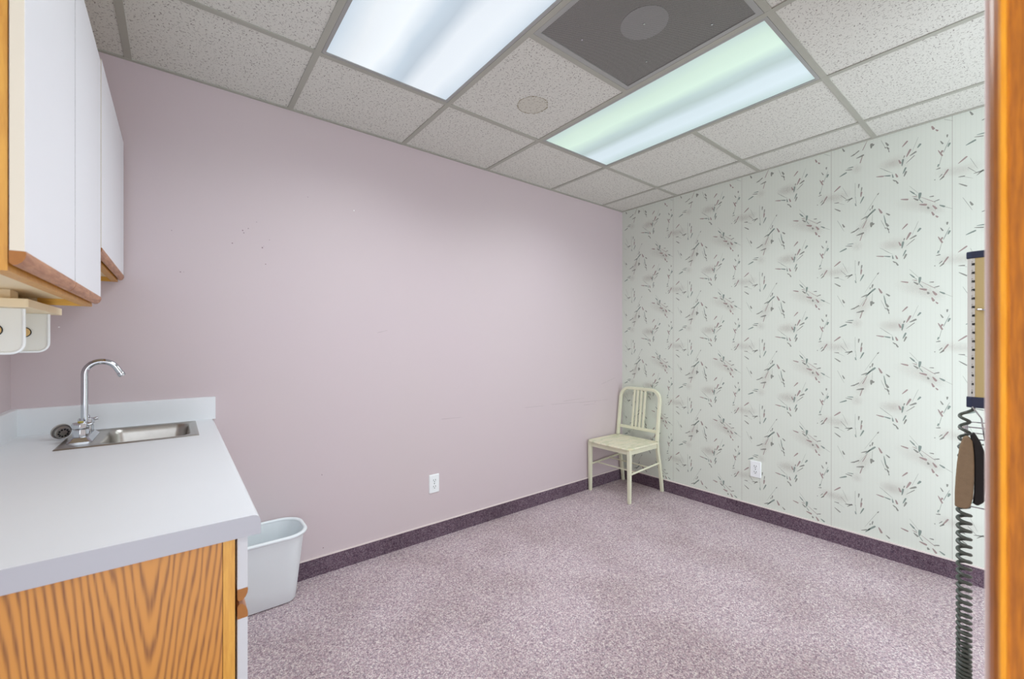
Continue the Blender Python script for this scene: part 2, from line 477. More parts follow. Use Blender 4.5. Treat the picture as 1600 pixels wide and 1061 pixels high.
def paper_pt(zx, zy):
    px, py = 1290+zx*.13191, 380+zy*.13195
    s, c = math.sin(.6630), math.cos(.6630)
    d = Vector((s, c, 0)) + Vector((c, -s, 0))*((px-cx_)/f_) - Vector((0, 0, 1))*((py-cy_)/f_)
    t = 3.175/d.x
    return Vector((-2.3628+d.y*t, 1.2234+d.z*t))
CW, CHH = .521, .457
cell = []
for tok in SRC.replace('\n', '|').split('|'):
    a = tok.split()
    p, q_ = paper_pt(float(a[0]), float(a[1])), paper_pt(float(a[2]), float(a[3]))
    d_ = (q_-p)*.07; p = p-d_; q_ = q_+d_
    cell.append((p, q_, float(a[4])*.13191*.0042*.42, a[5]))
inkx = {'d': 1, 't': 2, 'm': 3, 'f': 4}
uvl = bm.loops.layers.uv.new('UVMap')
def inside(pts): return all(-2.6 < p[0] < -.001 and .1 < p[1] < H-.002 for p in pts)
for ci in range(-4, 2):
    for cj in range(-4, 4):
        off = Vector((-ci*CW, cj*CHH))
        for p, q_, wd, k in cell:
            a, b = p+off, q_+off
            d = (b-a); L = d.length; d.normalize(); nrm = Vector((-d.y, d.x))
            if k == 'f': prof = ((0, .5), (.5, .7), (1, .4))
            else: prof = ((0, .35), (.3, .75), (.7, 1.0), (.95, .9), (1.0, .5))
            jig = random.uniform(.9, 1.12)
            pts = [a+d*L*t_+nrm*wd*v*jig for t_, v in prof] + [a+d*L*t_-nrm*wd*v*jig for t_, v in reversed(prof)]
            if inside(pts):
                bm.faces.new([bm.verts.new((-.0005, q2[0], q2[1])) for q2 in pts]).material_index = inkx[k]
        for cx2, cy2, rx, ry, an in SM:
            c0 = paper_pt(cx2, cy2)+off; an = math.radians(an)
            sx, sy = rx*.13191*.0042, ry*.13191*.0042
            pts = []; uvs = []
            for k in range(12):
                e = (math.cos(2*PI*k/12), math.sin(2*PI*k/12))
                X, Y = e[0]*sx, e[1]*sy
                pts.append(c0+Vector((-(X*math.cos(an)-Y*math.sin(an)), X*math.sin(an)+Y*math.cos(an)))); uvs.append(e)
            if inside(pts):
                fc = bm.faces.new([bm.verts.new((-.0002, q2[0], q2[1])) for q2 in pts]); fc.material_index = 5
                for lp, e in zip(fc.loops, uvs): lp[uvl].uv = e
struct('wall_right', bm, [M['paper'], M['ink_d'], M['ink_t'], M['ink_m'], M['ink_f'], M['smudge']], recalc=False)

# carpet base with a cream binding on top
def baseboard(name, horizontal):
    bm = bmesh.new()
    if horizontal:
        prism(bm, [(-.006, 0), (0, 0), (0, .093), (-.006, .093)], 'x', -3.02, -.0)
        prism(bm, [(-.009, .093), (0, .093), (0, .099), (-.009, .099)], 'x', -3.02, -.0, 1)
    else:
        prism(bm, [(-.006, 0), (0, 0), (0, .093), (-.006, .093)], 'y', -2.7, -.006)
        prism(bm, [(-.009, .093), (0, .093), (0, .099), (-.009, .099)], 'y', -2.7, -.006, 1)
    return struct(name, bm, [M['base'], M['binding']])
baseboard('baseboard_back', True); baseboard('baseboard_right', False)

# near wall: the piece beside the doorway that carries the gauge
struct('wall_front', boxes((-2.60, -1.25, YN-TH, YN, 0, 2.6)), M['white_paint_glint'])
bm = bmesh.new()
# casing: rounded oak board standing proud of the wall, then bead, then jamb
cas = [(-2.648, YN-TH+.002), (-2.648, -2.3445), (-2.6515, -2.3430), (-2.6515, -2.3400), (-2.649, -2.3385), (-2.646, -2.336), (-2.640, -2.3338), (-2.632, -2.333), (-2.592, -2.3330), (-2.592, YN), (-2.60, YN), (-2.60, YN-TH+.002)]
fs = prism(bm, cas, 'z', 0, 2.3)
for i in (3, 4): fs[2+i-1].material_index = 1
struct('trim_1', bm, [M['doorwood'], M['doorwood_light']], recalc=True)
struct('casing_glint', boxes((-2.592, -2.578, YN, -2.3277, 0, 2.3)), M['white_paint_glint'], bevel=.002)  # added white strip standing in for the varnish highlight along the casing edge

# suspended ceiling
clg = struct('ceiling', bmesh.new(), M['ceiling'])
bm = bmesh.new()
XS = [XL, gx(5), gx(4), gx(3), gx(2), gx(1), gx(0), 0]
YS = [-3.05+.0, gy(5), gy(4), gy(3), gy(2), gy(1), 0]
YS[0] = gy(5)-.5
holes = {(3-1, 'a')}
def is_open(xa, xb, ya, yb):
    mx, my = (xa+xb)/2, (ya+yb)/2
    if gx(4) < mx < gx(3) and gy(3) < my < gy(1): return True
    if gx(2) < mx < gx(1) and gy(3) < my < gy(1): return True
    if gx(3) < mx < gx(2) and gy(3) < my < gy(2): return True
    return False
for i in range(len(XS)-1):
    for j in range(len(YS)-1):
        xa, xb, ya, yb = XS[i], XS[i+1], YS[j], YS[j+1]
        if is_open(xa, xb, ya, yb): continue
        e = .004
        box(bm, xa+e, xb-e, ya+e, yb-e, H+.003, H+.018)
bm.to_mesh(clg.data); bm.free()
bm = bmesh.new()
box(bm, XL, XE, YS[0], TH, H+.35, H+.37)
struct('ceiling_slab', bm, M['tee'], clg)
bm = bmesh.new()
hw = .012
for i in range(1, 7): box(bm, XS[i]-hw, XS[i]+hw, YS[0], 0, H-.0015, H+.004)
for j in range(1, 6):
    for i in range(len(XS)-1):
        if j in (4,) and (gx(4)-.01 < XS[i] < gx(4)+.01 or gx(2)-.01 < XS[i] < gx(2)+.01): continue   # the 4 ft fixtures have no cross tee
        box(bm, XS[i]+hw, XS[i+1]-hw, YS[j]-hw, YS[j]+hw, H-.0012, H+.004)
struct('ceiling_grid', bm, M['tee'], clg)
bm = bmesh.new()
box(bm, XL, 0, -.016, 0, H-.002, H+.003); box(bm, -.016, 0, YS[0], -.016, H-.002, H+.003); box(bm, XL, XL+.016, YS[0], -.016, H-.002, H+.003)
box(bm, XL, 0, -.0015, 0, H-.0025, H+.02); box(bm, -.0015, 0, YS[0], -.002, H-.0025, H+.02)
struct('wall_angle', bm, M['tee'], clg)

# ================================================================== CEILING FIXTURES
def troffer(xa, xb, ya, yb, lens, label, gap, energy):
    cx, cy = (xa+xb)/2, (ya+yb)/2
    t = thing('ceiling_light', label, 'ceiling light', (cx, cy, H), 'fluorescent fixtures in the suspended ceiling')
    a, b, c, d = xa+.013, xb-.013, ya+.013, yb-.013
    zt = H+.10
    bm = boxes((a, a+.002, c, d, H, zt), (b-.002, b, c, d, H, zt), (a, b, c, c+.002, H, zt), (a, b, d-.002, d, H, zt), (a, b, c, d, zt, zt+.002))
    obj('housing', bm, M['fixture'], t)
    fw = .014
    bm = boxes((a, a+fw, c, d, H-.001, H+.006), (b-fw, b, c, d, H-.001, H+.006), (a+fw, b-fw, c, c+fw, H-.001, H+.006), (a+fw, b-fw, d-fw, d, H-.001, H+.006))
    obj('door_frame', bm, M['fixture'], t)
    bm = boxes((a+fw, b-fw, c+fw, d-fw, H+.002, H+.005))
    obj('lens', bm, lens, t)
    ld = bpy.data.lights.new('fluorescent_lamp', 'AREA'); ld.shape = 'RECTANGLE'; ld.size = b-a-.04; ld.size_y = d-c-.04
    ld.energy = energy; ld.color = (.93, 1.0, 1.05); ld.spread = math.radians(146)
    lo = bpy.data.objects.new('fluorescent_lamp', ld); COL.objects.link(lo); lo.parent = t; lo.location = (0, 0, -.004)
troffer(gx(4), gx(3), gy(3), gy(1), M['lens1'], 'cool white fluorescent ceiling light, the wider one cut off by the top of the photo', 0, PANEL_W)
troffer(gx(2), gx(1), gy(3), gy(1), M['lens2'], 'green tinted fluorescent ceiling light seen whole, beside the perforated grille', 0, PANEL_W)

t = thing('air_diffuser', 'grey perforated air diffuser with a round plate, between the two ceiling lights', 'air vent', ((gx(3)+gx(2))/2, (gy(3)+gy(2))/2, H))
a, b, c, d = gx(3)+.013, gx(2)-.013, gy(3)+.013, gy(2)-.013
bm = boxes((a, a+.02, c, d, H-.001, H+.006), (b-.02, b, c, d, H-.001, H+.006), (a+.02, b-.02, c, c+.02, H-.001, H+.006), (a+.02, b-.02, d-.02, d, H-.001, H+.006))
obj('frame', bm, M['fixture'], t)
obj('perforated_face', boxes((a+.02, b-.02, c+.02, d-.02, H+.002, H+.004)), M['perf'], t)
bm = bmesh.new(); lathe(bm, [(.001, .0), (.085, .0), (.085, .0012), (.001, .0012)], (DC[0], DC[1], H+.0009), seg=40)
o = obj('deflector_plate', bm, M['disc'], t)
for dx, dy in ((.19, .12), (-.12, .20), (.2, -.15), (-.21, -.2), (0, 0)):
    bm = bmesh.new()
    lathe(bm, [(.001, 0), (.004, .0), (.004, .002), (.001, .002)], ((a+b)/2+dx if dx or dy else DC[0], (c+d)/2+dy if dx or dy else DC[1], H-.0012), seg=10)
    obj('screw', bm, M['chrome'], t)

# ================================================================== BASE CABINET AND COUNTER
XF = -3.083          # face frame front
YE = -1.362          # end panel outer face
t = thing('base_cabinet', 'oak ended base cabinet with white drawer and door fronts under the countertop', 'cabinet', (-3.37, -.68, 0))
obj('end_panel', boxes((XL+.002, XF-.021, YE, YE+.016, .0, .836)), M['oakpanel'], t)
obj('carcass', boxes((XL+.002, XF-.021, -.02, -.004, 0, .836), (XL+.002, XF-.021, YE+.016, -.02, .10, .116), (XL+.002, XL+.008, YE+.016, -.02, .116, .836), (XF-.06, XF-.05, YE+.016, -.02, 0, .10)), M['birch'], t)
bm = bmesh.new()
for y in (YE, -.69, -.048): box(bm, XF-.020, XF, y, y+.042, .0 if y == YE else .10, .836)
for z0, z1 in ((.10, .14), (.70, .725), (.80, .836)):
    for y0, y1 in ((YE+.042, -.69), (-.648, -.048)): box(bm, XF-.020, XF, y0, y1, z0, z1)
obj('face_frame', bm, M['oakframe'], t)
XD0, XD1 = -3.0785, -3.0605
PR_UP = [(XD0, 0), (XD1, 0), (XD1+.0005, -.004), (XD1-.001, -.010), (XD1-.005, -.016), (XD1-.010, -.0195), (XD0+.004, -.021), (XD0, -.017)]
def pull(bm, side, z, y0, y1, x0, x1, h=.021):
    w_ = x1-x0
    pts = [(x0, 0), (x1, 0), (x1+.0006, -.18*h), (x1-.02*w_, -.45*h), (x1-.2*w_, -.75*h), (x1-.5*w_, -.97*h), (x0+.2*w_, -h), (x0+.02*w_, -.85*h)]
    pts = [(p[0], z+(p[1] if side > 0 else -p[1])) for p in pts]
    fs = prism(bm, pts, 'y', y0, y1)
    fs[0].material_index = 1; fs[1].material_index = 1
for y0, y1 in ((YE+.006, -.673), (-.665, -.012)):
    def front(z0, z1):
        bm = boxes((XD0, XD1, y0, y1, z0, z1))
        for f in bm.faces:
            if min(abs(f.calc_center_median().y-y0), abs(f.calc_center_median().y-y1)) < 1e-4: f.material_index = 1
        return bm
    dr = obj('drawer', front(.7235, .830), [M['doorwhite'], M['draweredge']], t, bevel=.0008)
    bm = bmesh.new(); pull(bm, 1, .7235, y0, y1, XD0, XD1, .024)
    obj('drawer_pull', bm, [M['oakrail'], M['oakcut']], dr, smooth=True, angle=.8)
    dd = obj('door', front(.115, .6635), [M['doorwhite'], M['draweredge']], t, bevel=.0008)
    bm = bmesh.new(); pull(bm, -1, .6635, y0, y1, XD0, XD1, .030)
    obj('door_pull', bm, [M['oakrail'], M['oakcut']], dd, smooth=True, angle=.8)

# countertop: postformed front edge, cut out for the sink
ZC = .876
SX0, SX1, SY0, SY1 = -3.49, -3.108, -.405, -.045
t = thing('countertop', 'white laminate countertop with low splashbacks in the left corner', 'countertop', (-3.35, -.69, ZC-.04))
YC0, YC1 = -1.378, -.0
XC0, XC1 = XL, -3.040
hx0, hx1, hy0, hy1 = SX0+.03, SX1-.02, SY0+.02, SY1-.02
bm = bmesh.new()
def slab(x0, x1, y0, y1): box(bm, x0, x1, y0, y1, ZC-.036, ZC)
slab(XC0, XC1-.03, YC0, hy0); slab(XC0, hx0, hy0, hy1); slab(hx1, XC1-.03, hy0, hy1); slab(XC0, XC1-.03, hy1, YC1)
e = XC1-.03
nose = [(e, ZC), (XC1-.014, ZC), (XC1-.009, ZC-.001), (XC1-.005, ZC-.0035), (XC1-.002, ZC-.0075), (XC1, ZC-.013), (XC1, ZC-.040), (XC1-.016, ZC-.040), (XC1-.016, ZC-.036), (e, ZC-.036)]
prism(bm, nose, 'y', YC0, YC1)
bmesh.ops.remove_doubles(bm, verts=bm.verts, dist=1e-5)
for f in bm.faces:
    if abs(f.calc_center_median().y-YC0) < 1e-4: f.material_index = 1
obj('slab', bm, [M['laminate'], M['lamedge']], t, smooth=True, angle=.35)
obj('end_strip', boxes((XC0, XC1-.016, YC0, YC0+.014, ZC-.040, ZC-.036)), M['lamedge'], t)
bm = bmesh.new(); prism(bm, [(-.0195, ZC), (0, ZC), (0, ZC+.101), (-.0165, ZC+.101), (-.0195, ZC+.098)], 'x', XL+.0195, -3.035)
obj('backsplash', bm, M['laminate'], t)
bm = bmesh.new(); prism(bm, [(XL, ZC), (XL+.0195, ZC), (XL+.0195, ZC+.098), (XL+.0165, ZC+.101), (XL, ZC+.101)], 'y', YC0, 0)
obj('side_splash', bm, M['laminate'], t)

# ================================================================== SINK
t = thing('bar_sink', 'small rectangular stainless steel bar sink set into the countertop', 'sink', ((SX0+SX1)/2, (SY0+SY1)/2, ZC))
bx0, bx1, by0, by1 = -3.385, -3.135, SY0+.028, SY1-.028
bm = bmesh.new()
def lp(x0, x1, y0, y1, r, z): return [(x, y, z) for x, y in rrect(x0, x1, y0, y1, r)]
loft(bm, [lp(SX0, SX1, SY0, SY1, .004, ZC+.0003), lp(SX0+.002, SX1-.002, SY0+.002, SY1-.002, .004, ZC+.0035), lp(SX0+.008, SX1-.008, SY0+.008, SY1-.008, .006, ZC+.0040),
          lp(SX0+.012, SX1-.012, SY0+.012, SY1-.012, .008, ZC+.0020), lp(bx0-.004, bx1+.004, by0-.004, by1+.004, .045, ZC+.002), lp(bx0, bx1, by0, by1, .042, ZC-.002),
          lp(bx0+.005, bx1-.005, by0+.005, by1-.005, .04, ZC-.02), lp(bx0+.016, bx1-.016, by0+.016, by1-.016, .04, ZC-.12), lp(bx0+.03, bx1-.03, by0+.03, by1-.03, .035, ZC-.135),
          lp(bx0+.09, bx1-.09, by0+.12, by1-.12, .02, ZC-.139)], cap0=False)
obj('basin', bm, M['steel'], t, smooth=True, angle=.9, recalc=False)
bm = bmesh.new(); lathe(bm, [(.001, 0), (.030, 0), (.034, .002), (.040, .003), (.040, .001), (.001, -.001)], ((bx0+bx1)/2, (by0+by1)/2, ZC-.1385), seg=24)
obj('drain', bm, M['chrome'], t, smooth=True)

# ================================================================== FAUCET
FX, FY, FZ = -3.437, -.225, ZC+.0022
t = thing('faucet', 'chrome gooseneck faucet with small handles on the left of the sink', 'faucet', (FX, FY, FZ))
bm = bmesh.new()
loft(bm, [[(x, y, FZ) for x, y in rrect(FX-.034, FX+.030, FY-.100, FY+.100, .008)], [(x, y, FZ+.004) for x, y in rrect(FX-.034, FX+.030, FY-.100, FY+.100, .008)],
          [(x, y, FZ+.017) for x, y in rrect(FX-.022, FX+.018, FY-.084, FY+.084, .008)]])
obj('base_plate', bm, M['chrome'], t, smooth=True, angle=.5)
bm = bmesh.new(); lathe(bm, [(.016, 0), (.016, .012), (.0125, .018), (.0125, .026), (.001, .026)], (FX, FY, FZ+.016), seg=20)
obj('spout_collar', bm, M['chrome'], t, smooth=True, angle=.5)
ZA = FZ+.232; R_ = .045
path = [(FX, FY, FZ+.02+i*(ZA-FZ-.02)/10) for i in range(11)]
for k in range(1, 15):
    a = math.radians(k*152/14); path.append((FX+R_-R_*math.cos(a), FY, ZA+R_*math.sin(a)))
a = math.radians(152); dx, dz = math.sin(a), math.cos(a)
lx, _, lz = path[-1]
path += [(lx+dx*s_, FY, lz+dz*s_) for s_ in (.008, .018, .026)]
bm = bmesh.new(); tube(bm, path, .0103, 16)
sp = obj('spout', bm, M['chrome'], t, smooth=True, angle=.9)
ex, _, ez = path[-1]
bm = bmesh.new(); lathe(bm, [(.0090, -.002), (.0115, 0), (.0118, .004), (.0118, .010), (.0105, .014), (.0005, .014)], (ex-dx*.004, FY, ez-dz*.004), (dx, 0, dz), seg=20)
obj('aerator', bm, M['chrome'], sp, smooth=True, angle=.5)
for sgn, nm in ((-1, 0), (1, 1)):
    hy = FY+sgn*.058
    bm = bmesh.new()
    lathe(bm, [(.0215, 0), (.0215, .022), (.0195, .026), (.0195, .028), (.0235, .031), (.0235, .043), (.021, .050), (.0005, .052)], (FX-.003, hy, FZ+.0165), seg=8)
    tube(bm, [(FX-.003, hy, FZ+.052), (FX+.012, hy+sgn*.004, FZ+.058), (FX+.028, hy+sgn*.006, FZ+.062)], [.009, .008, .006], 10)
    h_ = obj('handle', bm, M['chrome'], t, smooth=True, angle=.7, bevel=.0015)
    bm = bmesh.new(); lathe(bm, [(.008, 0), (.008, .002), (.0005, .003)], (FX-.003, hy, FZ+.0685), seg=14)
    obj('index_button', bm, M['brass'], h_, smooth=True)
bm = bmesh.new(); tube(bm, [(FX+.004, FY+.02, FZ+.015), (FX+.004, FY+.02, FZ+.07)], .003, 8)
lathe(bm, [(.0005, 0), (.006, .002), (.0085, .008), (.006, .014), (.0005, .016)], (FX+.004, FY+.02, FZ+.068), seg=14)
obj('lift_rod', bm, M['chrome'], t, smooth=True, angle=.7)

# ================================================================== SINK STRAINER (on its side)
sc = Vector((-3.503, -.180, ZC+.0290)); axs = Vector((-.50, .80, .28)).normalized()
t = thing('sink_strainer', 'round metal sink strainer basket lying on its side left of the faucet', 'strainer', (sc.x, sc.y, ZC))
bm = bmesh.new()
lathe(bm, [(r_*.8, h_*.8) for r_, h_ in [(.026, -.020), (.030, -.002), (.0345, .0), (.0345, .003), (.029, .003), (.024, -.016), (.001, -.016), (.001, -.020)]], sc, axs, seg=28)
obj('basket', bm, M['steel'], t, smooth=True, angle=.6)
bm = bmesh.new()
u_ = axs.orthogonal().normalized(); v_ = axs.cross(u_)
for k in range(10):
    a = 2*PI*k/10; c_ = sc+axs*(-.017)+(u_*math.cos(a)+v_*math.sin(a))*.0132
    lathe(bm, [(r_*.8, h_*.8) for r_, h_ in [(.0042, 0), (.0042, .001), (.0003, .001)]], c_, axs, seg=8)
obj('drain_hole', bm, M['black'], t)
bm = bmesh.new(); lathe(bm, [(r_*.8, h_*.8) for r_, h_ in [(.005, -.016), (.004, -.004), (.009, .000), (.009, .005), (.0005, .007)]], sc, axs, seg=16)
obj('knob', bm, M['black'], t, smooth=True, angle=.7)
bm = bmesh.new(); lathe(bm, [(r_*.8, h_*.8) for r_, h_ in [(.0295, -.010), (.0325, -.008), (.0325, -.003), (.0295, -.001)]], sc, axs, seg=28)
obj('gasket', bm, M['gasket'], t, smooth=True)

# ================================================================== WALL CABINETS
XW0, XW1 = -3.3625, -3.3475          # door slab back / front
XWF = -3.366                         # face frame front
def wall_cabinet(label, y0, y1, zb, zt, dz, doors):
    t = thing('wall_cabinet', label, 'wall cabinet', ((XL+XWF)/2, (y0+y1)/2, zb), 'white doored wall cabinets')
    obj('side_panel', boxes((XL+.001, XWF-.019, y0, y0+.014, zb, zt)), M['oakdark'], t)
    obj('side_panel', boxes((XL+.001, XWF-.019, y1-.014, y1, zb, zt)), M['yellowwood'], t)
    bm = boxes((XWF-.019, XWF, y0, y0+.038, zb, zt), (XWF-.019, XWF, y1-.038, y1, zb, zt), (XWF-.019, XWF, y0+.038, y1-.038, zb, zb+.036), (XWF-.019, XWF, y0+.038, y1-.038, zt-.036, zt))
    obj('face_frame', bm, M['oakframe'], t)
    bm = boxes((XL+.001, XWF-.019, y0+.014, y1-.014, zb+.017, zb+.029), (XL+.001, XWF-.019, y0+.014, y1-.014, zt-.014, zt-.002), (XL+.001, XL+.008, y0+.014, y1-.014, zb+.029, zt-.014))
    obj('carcass', bm, M['birch'], t)
    for a, b in doors:
        bm = boxes((XW0, XW1, a, b, dz, zt+.004))
        for f in bm.faces:
            if abs(f.normal.y) > .9 or (abs(f.normal.x) < .5 and abs(f.calc_center_median().y-a) < 1e-4): pass
        bm.normal_update()
        for f in bm.faces:
            c_ = f.calc_center_median()
            if abs(c_.y-a) < 1e-4 or abs(c_.y-b) < 1e-4: f.material_index = 1
        d_ = obj('door', bm, [M['doorwhite'], M['dooredge'] if a != -1.0725 else M['gasket']], t, bevel=.0006)  # second door's edges coloured grey for the shadow line between the doors
        bm = bmesh.new(); pull(bm, 1, dz, a, b, XW0-.0005, XW1+.001, .0205)
        obj('door_pull', bm, [M['oakrail'], M['oakcut']], d_, smooth=True, angle=.8)
    return t
wall_cabinet('tall white two door wall cabinet nearest the camera, oak end panel at the photo edge', -1.447, -.682, 1.327, 2.03, 1.355, ((-1.457, -1.0765), (-1.0725, -.688)))
wall_cabinet('shorter single door white wall cabinet farther back above the sink', -.672, -.006, 1.474, 2.045, 1.500, ((-.672, -.022),))

# ================================================================== PAPER TOWEL HOLDER
t = thing('paper_towel_holder', 'empty white plastic paper towel holder under the near wall cabinet', 'towel holder', (-3.52, -.79, 1.318))
bm = bmesh.new(); loft(bm, [[(x, y, 1.303) for x, y in rrect(-3.62, -3.437, -.96, -.603, .006)], [(x, y, 1.322) for x, y in rrect(-3.62, -3.437, -.96, -.603, .006)]])
obj('mount_board', bm, M['birch'], t, bevel=.001)
for y in (-.93, -.70): obj('spacer', boxes((-3.60, -3.47, y, y+.06, 1.322, 1.3435)), M['birch'], t)
for y in (-.915, -.678):
    pts = [(x, z) for x, z in rrect(-3.605, -3.452, 1.200, 1.36, .022)]
    pts = [(x, min(z, 1.3028)) for x, z in pts]
    bm = bmesh.new(); prism(bm, pts, 'y', y, y+.005)
    bmesh.ops.remove_doubles(bm, verts=bm.verts, dist=1e-5)
    # raised rim
    br = obj('bracket', bm, M['bracket'], t, bevel=.001)
    rim = [(p[0], y+.0, p[1]) for p in pts if p[1] < 1.3027]
    rim = [(-3.452, y+.0, 1.302)] + [r_ for r_ in sorted([q2 for q2 in rim if q2[0] > -3.53 and q2[2] < 1.25], key=lambda q2: math.atan2(q2[2]-1.24, q2[0]+3.53), reverse=True)] + [(-3.60, y, 1.200)]
    bm = bmesh.new(); tube(bm, [(a_, b_-.001, c_) for a_, b_, c_ in rim], .0032, 8)
    obj('bracket_rim', bm, M['plate'], br, smooth=True)
    bm = bmesh.new(); lathe(bm, [(.0005, 0), (.011, 0), (.012, .001), (.012, .006), (.0005, .006)], (-3.497, y-.0062, 1.252), (0, 1, 0), seg=20)
    obj('roll_hub', bm, M['dowel'], br)
    bm = bmesh.new(); lathe(bm, [(.0125, .001), (.0138, .001), (.0138, .0035), (.0125, .0035)], (-3.497, y-.0045, 1.252), (0, 1, 0), seg=20)
    obj('hub_ring', bm, M['black'], br)

# ================================================================== WASTEBASKET
t = thing('wastebasket', 'tall white plastic wastebasket on the carpet beside the base cabinet', 'wastebasket', (-2.86, -.13, 0))
def wl(x0, x1, y0, y1, r, z): return [(x, y, z) for x, y in rrect(x0, x1, y0, y1, r, 10)]
HB = .345
def at(k, g=0.0, z=None):
    # outline at height fraction k (0 floor .. 1 rim), inset by g
    x0 = -3.005+(-.030)*k; x1 = -2.724+.030*k; y0 = -.172-.083*k; y1 = -.022+.006*k
    r = .045+.045*k
    return wl(x0+g, x1-g, y0+g, y1-g, r-g*.5, HB*k if z is None else z)
bm = bmesh.new()
loft(bm, [at(0, .010, .001), at(0, .003, .004), at(.03), at(.25), at(.5), at(.75), at(.93), at(1, 0), at(1, .003), at(.93, .0035), at(.5, .0035), at(.05, .0035), at(.04, .012)])
obj('bin_body', bm, M['plastic'], t, smooth=True, angle=.8)
bm = bmesh.new()
def ro(g, z): return at(1, g, z)
loft(bm, [ro(-.001, HB-.012), ro(-.009, HB-.010), ro(-.012, HB-.002), ro(-.009, HB+.004), ro(-.002, HB+.005), ro(.004, HB+.001), ro(.004, HB-.006), ro(-.001, HB-.012)], cap0=False, cap1=False)
bmesh.ops.remove_doubles(bm, verts=bm.verts, dist=1e-6)
for v in bm.verts: v.co.y = min(v.co.y, -.0015)
obj('rolled_rim', bm, M['plastic'], t, smooth=True, angle=1.2)

# ================================================================== CHAIR
t = thing('side_chair', 'cream painted side chair with slatted round cornered back in the far corner', 'chair', (-.25, -.22, 0))
CYF, CYN = -.030, -.414           # far and near leg lines
CX = -.468
sq = [(-1, -1), (1, -1), (1, 1), (-1, 1)]
def bar(bm, pts, wy, wx):
    """vertical-ish bar; half widths along y and x at each point"""
    loops = []
    for p in pts:
        x, y, z = p[:3]; k = p[3] if len(p) > 3 else 1
        loops.append([(x+a*wx*k, y+b*wy*k, z) for a, b in sq])
    loft(bm, loops)
for y in (CYF, CYN):
    bm = bmesh.new(); bar(bm, [(CX, y, 0, .8), (CX, y, .02, .85), (CX, y, .36, 1.05), (CX, y, .408, 1.05)], .0135, .0135)
    obj('front_leg', bm, M['chairpaint'], t, bevel=.003)
# rear legs rise into the hoop: one piece each up to seat level
legp = [(-.026, 0), (-.040, .10), (-.062, .22), (-.088, .33), (-.100, .42)]
for y in (CYF, CYN):
    bm = bmesh.new(); bar(bm, [(x, y, z, .92+.1*z) for x, z in legp], .0125, .0135)
    obj('rear_leg', bm, M['chairpaint'], t, bevel=.003)
def bx(z): return -.100+(z-.42)*.125 if z > .42 else -.10     # back leans towards the wall
ZT = .842; rr = .085
hoop = [(bx(z), CYF, z) for z in (.421, .50, .60, .70)]
hz = ZT-.012
for k in range(0, 9):
    a = math.radians(90*k/8); z = hz-rr+rr*math.sin(a); hoop.append((bx(z), CYF-rr+rr*math.cos(a), z))
for k in range(0, 9):
    a = math.radians(90*k/8); z = hz-rr+rr*math.cos(a); hoop.append((bx(z), CYN+rr-rr*math.sin(a), z))
hoop += [(bx(z), CYN, z) for z in (.70, .60, .50, .421)]
bm = bmesh.new()
L = []
for i, p in enumerate(hoop):
    a = Vector(hoop[max(0, i-1)]); b = Vector(hoop[min(len(hoop)-1, i+1)]); T_ = (b-a).normalized()
    X_ = Vector((1, 0, 0)); N_ = T_.cross(X_).normalized(); X_ = N_.cross(T_)
    L.append([Vector(p)+N_*c1*.0115+X_*c2*.0125 for c1, c2 in sq])
loft(bm, L)
obj('back_hoop', bm, M['chairpaint'], t, bevel=.003)
bm = bmesh.new(); zc = .497
L = [[(bx(zc)+a*.008, y, zc+b*.012) for a, b in sq] for y in (CYF-.011, CYN+.011)]
loft(bm, L); obj('back_rail', bm, M['chairpaint'], t, bevel=.002)
for k in range(4):
    y = (CYF+CYN)/2+(.053-k*.0353)
    bm = bmesh.new(); bar(bm, [(bx(z), y, z) for z in (.509, .66, ZT-.023)], .0088, .0055)
    obj('back_slat', bm, M['chairpaint'], t, bevel=.0015)
# apron
bm = boxes((CX+.0135, -.112, CYF-.008, CYF+.008, .370, .404), (CX+.0135, -.112, CYN-.008, CYN+.008, .370, .404), (CX-.009, CX+.009, CYN+.0135, CYF-.0135, .370, .404), (-.112, -.096, CYN+.0125, CYF-.0125, .370, .404))
obj('apron', bm, M['chairpaint'], t, bevel=.002)
# seat: dished slab with rounded front corners, notched round the back posts
def seat_loop(g, z):
    xf, xb, ya, yb = CX-.024+g, -.088-g, CYN-.020+g, CYF+.018-g
    pts = []
    def arc(cx, cy, r, a0, a1, n=6):
        for k in range(n+1):
            a = math.radians(a0+(a1-a0)*k/n); pts.append((cx+r*math.cos(a), cy+r*math.sin(a), z))
    r = .035-g*.5
    arc(xf+r, ya+r, r, 270, 180)
    for k in range(1, 6):
        y = ya+r+(yb-ya-2*r)*k/6; pts.append((xf-.008*math.sin(PI*k/6), y, z))
    arc(xf+r, yb-r, r, 180, 90)
    r2 = .012
    arc(xb-r2-.026, yb-r2, r2, 90, 0, 3)
    pts.append((xb-.026, CYF-.014, z)); pts.append((xb, CYF-.014, z)); pts.append((xb, CYN+.014, z)); pts.append((xb-.026, CYN+.014, z))
    arc(xb-r2-.026, ya+r2, r2, 0, -90, 3)
    return pts
bm = bmesh.new()
loft(bm, [seat_loop(.006, .4045), seat_loop(0, .408), seat_loop(0, .415), seat_loop(.004, .4205), seat_loop(.03, .4195)])
obj('seat', bm, [M['seat']], t, smooth=True, angle=.6)
for y in (CYF, CYN):
    bm = bmesh.new(); tube(bm, [(CX+.013, y, .218), (-.076, y, .240)], .0085, 4)
    obj('side_stretcher', bm, M['chairpaint'], t, bevel=.001)
for x, z in ((-.385, .222), (-.215, .232)):
    bm = bmesh.new(); tube(bm, [(x, CYF-.008, z), (x, CYN+.008, z)], .0055, 8)
    obj('cross_rod', bm, M['chairpaint'], t, smooth=True)

